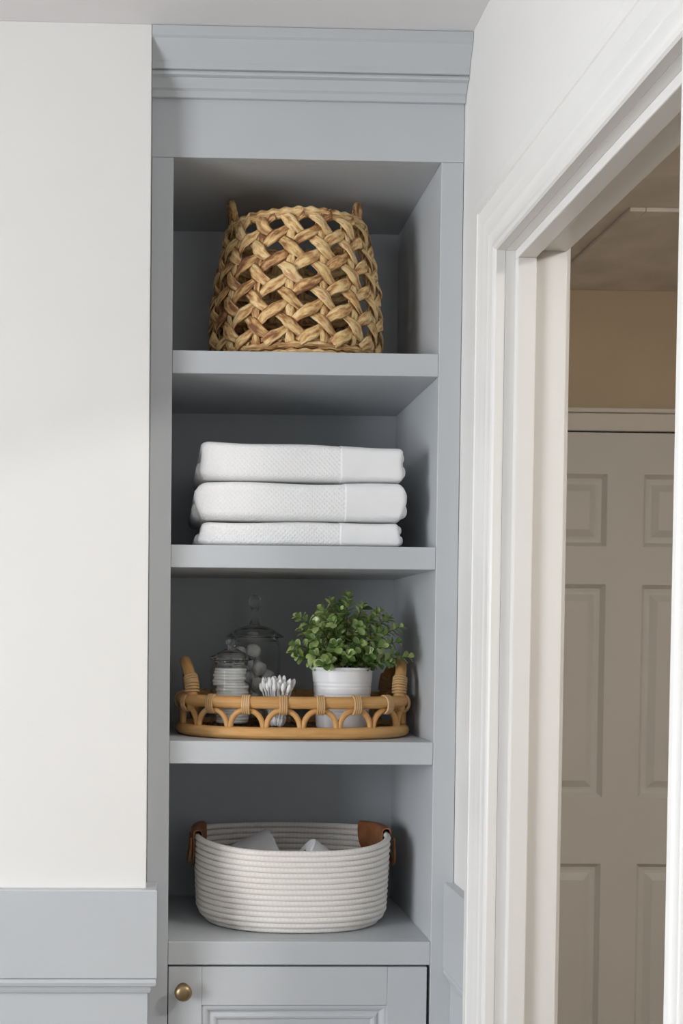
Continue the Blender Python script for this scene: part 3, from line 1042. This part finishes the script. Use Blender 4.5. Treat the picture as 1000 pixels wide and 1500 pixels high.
# ------------------------------------------------------------------ cup of cotton swabs
cc = (0.1815, 0.087)
Rc = 0.0245
zc = 1.4060
V, Fc = lathe([(0.001, ZF), (Rc - 0.005, ZF), (Rc - 0.003, ZF + 0.002), (Rc, zc - 0.001), (Rc - 0.001, zc), (Rc - 0.002, zc - 0.001), (Rc - 0.0048, ZF + 0.005), (0.001, ZF + 0.0045)], cc, 40)
cup = mk('glass_cup', V, Fc, 'glass', None, True, origin=(cc[0], cc[1], ZF), sharp=50)
tag(cup, 'small clear glass cup holding white cotton swabs', 'cup')
LS = 0.0700
V, Fc, uv = tube([(0, 0, 0.004), (0, 0, LS / 2), (0, 0, LS - 0.004)], 0.0011, 6)
sm_ = bpy.data.meshes.new('stick')
sm_.from_pydata([tuple(p) for p in V], [], Fc)
sm_.materials.append(M['stick'])
def tip_mesh(z0, z1):
    n = 8
    pr = []
    for q in range(n + 1):
        t = q / n
        pr.append((0.0001 + 0.0034 * math.sin(PI * t) ** 0.55, z0 + (z1 - z0) * t))
    V, Fc = lathe(pr, (0, 0), 10)
    me = bpy.data.meshes.new('cotton_tip')
    me.from_pydata(V, [], Fc)
    me.materials.append(M['cotton'])
    me.polygons.foreach_set('use_smooth', [True] * len(me.polygons))
    return me
tipA, tipB = tip_mesh(0, 0.0150), tip_mesh(LS - 0.0160, LS)
random.seed(5)
ns = 46
for i in range(ns):
    r0 = math.sqrt((i + 0.5) / ns)
    a = i * 2.39996
    bx, by = cc[0] + 0.0085 * r0 * math.cos(a), cc[1] + 0.0085 * r0 * math.sin(a)
    tx, ty = cc[0] + 0.0262 * r0 * math.cos(a + 0.25), cc[1] + 0.0262 * r0 * math.sin(a + 0.25)
    zl = ZF + 0.0060 + random.uniform(0, 0.0085) - 0.004 * r0 * r0
    d = Vector((tx - bx, ty - by, 0.060))
    q = d.to_track_quat('Z', 'Y')
    e = empty('cotton_swab', (bx, by, zl), 'white double-ended cotton swab standing in the small glass cup', 'cotton swab', 'cotton swabs in the glass cup')
    e.rotation_euler = q.to_euler()
    for nm, me in (('stick', sm_), ('cotton_tip', tipA), ('cotton_tip', tipB)):
        o = bpy.data.objects.new(nm, me)
        COL.objects.link(o)
        o.parent = e

# ------------------------------------------------------------------ potted plant
pc = (0.2850, 0.115)
plant = empty('potted_plant', (pc[0], pc[1], ZF), 'small leafy green plant in a white ribbed pot on the tray', 'plant')
zp = 1.4560
def potr(z):
    t = (z - ZF) / (zp - ZF)
    return 0.0400 + 0.0075 * t
pp = [(0.001, ZF), (0.0385, ZF), (0.0400, ZF + 0.0015)]
nz_ = 60
for q in range(1, nz_):
    z = ZF + 0.0015 + (zp - 0.006 - ZF - 0.0015) * q / nz_
    t = q / nz_
    rr = potr(z)
    for g0 in (0.28, 0.34, 0.52, 0.58, 0.72, 0.78):
        rr -= 0.0010 * math.exp(-((t - g0) / 0.012) ** 2)
    pp.append((rr, z))
pp += [(potr(zp) - 0.0002, zp - 0.0050), (0.0492, zp - 0.0042), (0.0500, zp - 0.0022), (0.0495, zp - 0.0004), (0.0480, zp), (0.0462, zp - 0.001), (0.0455, zp - 0.008), (0.0440, zp - 0.020), (0.001, zp - 0.020)]
V, Fc = lathe(pp, pc, 56)
mk('pot', V, Fc, 'pot', plant, True, sharp=60)
V, Fc = lathe([(0.001, zp - 0.0195), (0.0438, zp - 0.0195), (0.0447, zp - 0.0130), (0.030, zp - 0.010), (0.001, zp - 0.009)], pc, 40)
mk('soil', V, Fc, 'soil', plant, True)

def leaf_mesh(bend, name='leaf'):
    L, W = 1.0, 0.74
    rows_ = [(0.0, 0.03), (0.22, 0.55), (0.5, 0.95), (0.74, 0.98), (0.92, 0.6), (1.0, 0.08)]
    V, Fc = [], []
    for t, w in rows_:
        for s in (-1, 0, 1):
            V.append((s * w * W / 2, t * L, bend * t * t * -0.35 + abs(s) * w * 0.14))
    for i in range(len(rows_) - 1):
        for j in range(2):
            a = i * 3 + j
            Fc.append((a, a + 1, a + 4, a + 3))
    me = bpy.data.meshes.new(name)
    me.from_pydata(V, [], Fc)
    me.materials.append(M['leaf'])
    me.polygons.foreach_set('use_smooth', [True] * len(me.polygons))
    return me
leafs = [leaf_mesh(b) for b in (-0.3, 0.25, 0.8)]
random.seed(21)
tips = [(0.291, 0.105, 1.5660), (0.250, 0.095, 1.5450), (0.268, 0.115, 1.5560), (0.340, 0.110, 1.5420), (0.213, 0.100, 1.5330), (0.210, 0.090, 1.4900), (0.205, 0.095, 1.4800), (0.230, 0.060, 1.4990),
        (0.372, 0.110, 1.5180), (0.383, 0.095, 1.4720), (0.362, 0.085, 1.4950), (0.312, 0.090, 1.5480), (0.357, 0.120, 1.5320), (0.222, 0.120, 1.5120), (0.237, 0.070, 1.5200), (0.262, 0.060, 1.5250),
        (0.300, 0.060, 1.5180), (0.330, 0.060, 1.5100), (0.262, 0.045, 1.4900), (0.300, 0.045, 1.4920), (0.335, 0.050, 1.4880), (0.232, 0.055, 1.4750), (0.355, 0.060, 1.4760), (0.283, 0.042, 1.4760),
        (0.318, 0.042, 1.4780), (0.250, 0.160, 1.5350), (0.320, 0.165, 1.5330), (0.285, 0.180, 1.5300), (0.232, 0.160, 1.5080), (0.345, 0.160, 1.5150), (0.276, 0.080, 1.5400), (0.322, 0.080, 1.5300), (0.245, 0.045, 1.4640),
        (0.212, 0.080, 1.4720), (0.345, 0.045, 1.4660), (0.285, 0.130, 1.5520)]
all_leaves = []
for si, tp in enumerate(tips):
    tp = Vector(tp)
    ang = math.atan2(tp.y - pc[1], tp.x - pc[0])
    rr = random.uniform(0.004, 0.026)
    b0 = Vector((pc[0] + rr * math.cos(ang), pc[1] + rr * math.sin(ang), zp - 0.012))
    c0 = Vector((b0.x * 0.6 + tp.x * 0.4, b0.y * 0.6 + tp.y * 0.4, max(tp.z * 0.85 + b0.z * 0.15, zp + 0.012)))
    pts = [b0 * (1 - t) ** 2 + c0 * 2 * t * (1 - t) + tp * t * t for t in [i / 14 for i in range(15)]]
    V, Fc, uv = tube(pts, [0.0011 - 0.0005 * i / 14 for i in range(15)], 5)
    mk('stem', V, Fc, 'stem', plant, True)
    ln = sum((pts[i + 1] - pts[i]).length for i in range(14))
    npair = max(5, int(ln / 0.0092))
    spin = random.random() * PI
    for j in range(npair + 1):
        t = 0.22 + 0.78 * j / npair
        i0 = min(13, int(t * 14))
        p = pts[i0].lerp(pts[i0 + 1], t * 14 - i0)
        if p.z < zp - 0.001 and (p.xy - Vector(pc)).length < 0.05: continue
        d = (pts[i0 + 1] - pts[i0]).normalized()
        h = Vector((0, 0, 1)) if abs(d.z) < 0.9 else Vector((1, 0, 0))
        e1 = d.cross(h).normalized()
        e2 = d.cross(e1)
        spin += PI / 2 + random.uniform(-0.3, 0.3)
        cnt = 2 if j < npair else 3
        for w in range(cnt):
            aa = spin + w * 2 * PI / cnt
            out_ = e1 * math.cos(aa) + e2 * math.sin(aa)
            lift = 0.55 if j < npair else 1.4
            yv = (out_ + d * (lift + random.uniform(-0.2, 0.3))).normalized()
            zv = (d - yv * d.dot(yv))
            zv = (zv + Vector((0, -0.15, 0.45)))
            zv = (zv - yv * zv.dot(yv)).normalized()
            xv = yv.cross(zv)
            s = random.uniform(0.0125, 0.0175) * (0.75 if j == npair else 1.0)
            mt = Matrix((xv, yv, zv)).transposed().to_4x4() @ Matrix.Diagonal((s, s, s, 1))
            mt.translation = p
            all_leaves.append((p.y, mt))
all_leaves.sort(key=lambda q: q[0])
off = Vector(plant.location)
for i, (yy, mt) in enumerate(all_leaves[:300]):
    o = bpy.data.objects.new('leaf', leafs[i % 3])
    COL.objects.link(o)
    o.parent = plant
    m2 = mt.copy()
    m2.translation = mt.translation - off
    o.matrix_local = m2
V, Fc = [], []
for i, (yy, mt) in enumerate(all_leaves[300:]):
    me = leafs[i % 3]
    n0 = len(V)
    V += [mt @ q.co for q in me.vertices]
    Fc += [[j + n0 for j in q.vertices] for q in me.polygons]
if V:
    lo2 = mk('leaf_cluster', V, Fc, 'leaf', plant, True)
    lo2['kind'] = 'stuff'

# ------------------------------------------------------------------ rope basket (bottom shelf)
ZQ = SH[3][1] + 0.0004
rc = (0.2125, 0.165)
rbk = empty('rope_basket', (rc[0], rc[1], ZQ), 'oval cream coiled rope basket with brown leather handles', 'basket')
NCO = 15
RH = 0.0043
def oval(t, sc_a, sc_b, n=2.35):
    c, s = math.cos(t), math.sin(t)
    return math.copysign(abs(c) ** (2 / n), c) * sc_a, math.copysign(abs(s) ** (2 / n), s) * sc_b
def rope_dims(h):                      # h: 0..1
    k = 1 - (1 - min(1, h / 0.16)) ** 2 if h < 0.16 else 1
    a = 0.136 + 0.011 * k + 0.006 * h
    b = 0.114 + 0.010 * k + 0.003 * h
    return a, b
HT = 0.1275
def rope_pt(t, h):
    a, b = rope_dims(h)
    x, y = oval(t, a, b)
    end = abs(math.cos(t)) ** 3
    z = ZQ + RH * 1.18 + h * (HT - 2.18 * RH) + 0.010 * h * h * end + (0.006 * h * h * max(0, math.sin(t)))
    return Vector((rc[0] + x, rc[1] + y, z))
nn = 120
for k in range(NCO):
    h = k / (NCO - 1)
    pts = [rope_pt(2 * PI * q / nn, h) for q in range(nn)]
    V, Fc, uv = tube(pts, RH * 1.14, 8, True, 1.0, up=lambda i: (0, 0, 1))
    mk('rope_coil', V, Fc, 'rope', rbk, True, uvs=uv)
# flat coiled bottom
for k in range(13):
    sc_ = 1 - (k + 0.9) / 13.6
    pts = []
    for q in range(nn):
        a, b = rope_dims(0)
        x, y = oval(2 * PI * q / nn, max(0.01, a - (k + 1) * 0.0085), max(0.004, b - (k + 1) * 0.0085))
        pts.append((rc[0] + x, rc[1] + y, ZQ + RH * 1.18))
    V, Fc, uv = tube(pts, RH * 1.14, 6, True, 1.0, up=lambda i: (0, 0, 1))
    mk('bottom_coil', V, Fc, 'rope', rbk, True, uvs=uv)
# leather handles: pad folded over the rim at each end, strap loop outside
for s in (-1, 1):
    tcn = 0.0 if s > 0 else PI
    TC, HW = (0.30, 0.33) if s > 0 else (PI - 0.12, 0.30)
    path = []
    # from inside low, over the rim, to outside low: (h, offset)
    ins = [(0.66 + 0.34 * q / 10, -0.0062) for q in range(11)]
    over = [(1.0 + 0.045 * math.sin(PI * q / 8), -0.0062 * math.cos(PI * q / 8)) for q in range(1, 8)]
    outs = [(1.0 - 0.42 * q / 12, 0.0062) for q in range(13)]
    path = ins + over + outs
    nw = 20
    layers = []
    for th in (0.0, 0.0017):
        st = []
        for pi_, (h, of) in enumerate(path):
            row = []
            sgn_ = 1 if of >= 0 else -1
            # rounded lower ends of the pad
            if pi_ < 11:
                e = pi_ / 10
                halfw = HW * math.sqrt(max(0.0, 1 - (1 - e) ** 2.2)) + 0.02
            elif pi_ >= len(ins) + len(over):
                e = 1 - (pi_ - len(ins) - len(over)) / 12
                halfw = HW * math.sqrt(max(0.0, 1 - (1 - e) ** 2.2)) + 0.02
            else:
                halfw = HW + 0.02
            for w in range(nw + 1):
                u = -1 + 2 * w / nw
                tt = TC + u * halfw
                a, b = rope_dims(min(1, h))
                hh = min(1, h)
                p = rope_pt(tt, hh)
                if h > 1: p.z += (h - 1) * HT + RH
                p.z += 0.0
                ca = math.cos(tt)
                tg = rope_pt(tt + 0.01, hh) - rope_pt(tt - 0.01, hh)
                nrm = Vector((tg.y, -tg.x, 0)).normalized()
                amt = of + (th if of > 0 else (-th if of < 0 else 0)) 
                p2 = p + nrm * amt
                if h > 1: p2.z += th
                row.append(tuple(p2))
            st.append(row)
        layers.append(st)
    n1 = len(path)
    V = [p for st in layers for row in st for p in row]
    Fc = []
    w1 = nw + 1
    for L_ in (0, 1):
        b0 = L_ * n1 * w1
        for i in range(n1 - 1):
            for j in range(nw):
                Fc.append((b0 + i * w1 + j, b0 + i * w1 + j + 1, b0 + (i + 1) * w1 + j + 1, b0 + (i + 1) * w1 + j))
    b1 = n1 * w1
    for i in range(n1 - 1):
        for j in (0, nw):
            Fc.append((i * w1 + j, (i + 1) * w1 + j, b1 + (i + 1) * w1 + j, b1 + i * w1 + j))
    for j in range(nw):
        for i in (0, n1 - 1):
            Fc.append((i * w1 + j, i * w1 + j + 1, b1 + i * w1 + j + 1, b1 + i * w1 + j))
    hd = mk('leather_pad', V, Fc, 'leather', rbk, True, sharp=60)
    hd['label'] = 'brown leather handle pad folded over the rim'
    pts = []
    for q in range(31):
        a = PI * q / 30
        yy = -0.030 * math.cos(a)
        p = rope_pt(tcn, 0.93)
        pts.append((p.x + s * (0.0085 + 0.004 * math.sin(a)), rc[1] + yy, ZQ + HT + 0.004 - 0.042 * math.sin(a) ** 0.6))
    V, Fc, uv = tube(pts, 0.0052, 8, False, 0.35, up=lambda i: (1, 0, 0))
    mk('strap_loop', V, Fc, 'leather', rbk, True, uvs=uv)

# ------------------------------------------------------------------ tissue rolls in the rope basket
def roll(label, c, rotx, roty, rotz, R=0.047, L=0.092):
    root = empty('tissue_roll', c, label, 'tissue roll')
    segs = 48
    pr = [(0.0205, -L / 2), (R - 0.002, -L / 2), (R, -L / 2 + 0.002), (R, L / 2 - 0.002), (R - 0.002, L / 2), (0.0205, L / 2)]
    V, Fc = lathe(pr + [pr[0]], (0, 0), segs, False)
    me_o = mk('paper', [Vector(p) + Vector(c) for p in V], Fc, 'paper', root, True, sharp=40)
    pr = [(0.0192, -L / 2 + 0.001), (0.0204, -L / 2 + 0.001), (0.0204, L / 2 - 0.001), (0.0192, L / 2 - 0.001)]
    V, Fc = lathe(pr + [pr[0]], (0, 0), segs, False)
    mk('core', [Vector(p) + Vector(c) for p in V], Fc, 'card', root, True, sharp=40)
    root.rotation_euler = (rotx, roty, rotz)
    return root
roll('white tissue roll leaning to the right at the back of the rope basket', (0.1560, 0.208, 1.1265), 0.0, math.radians(65), 0.0, 0.045, 0.096)
roll('white tissue roll tipped corner up in the rope basket, nearest its large leather pad', (0.2530, 0.117, 1.1270), 0.0, math.radians(-54), 0.0, 0.042, 0.084)
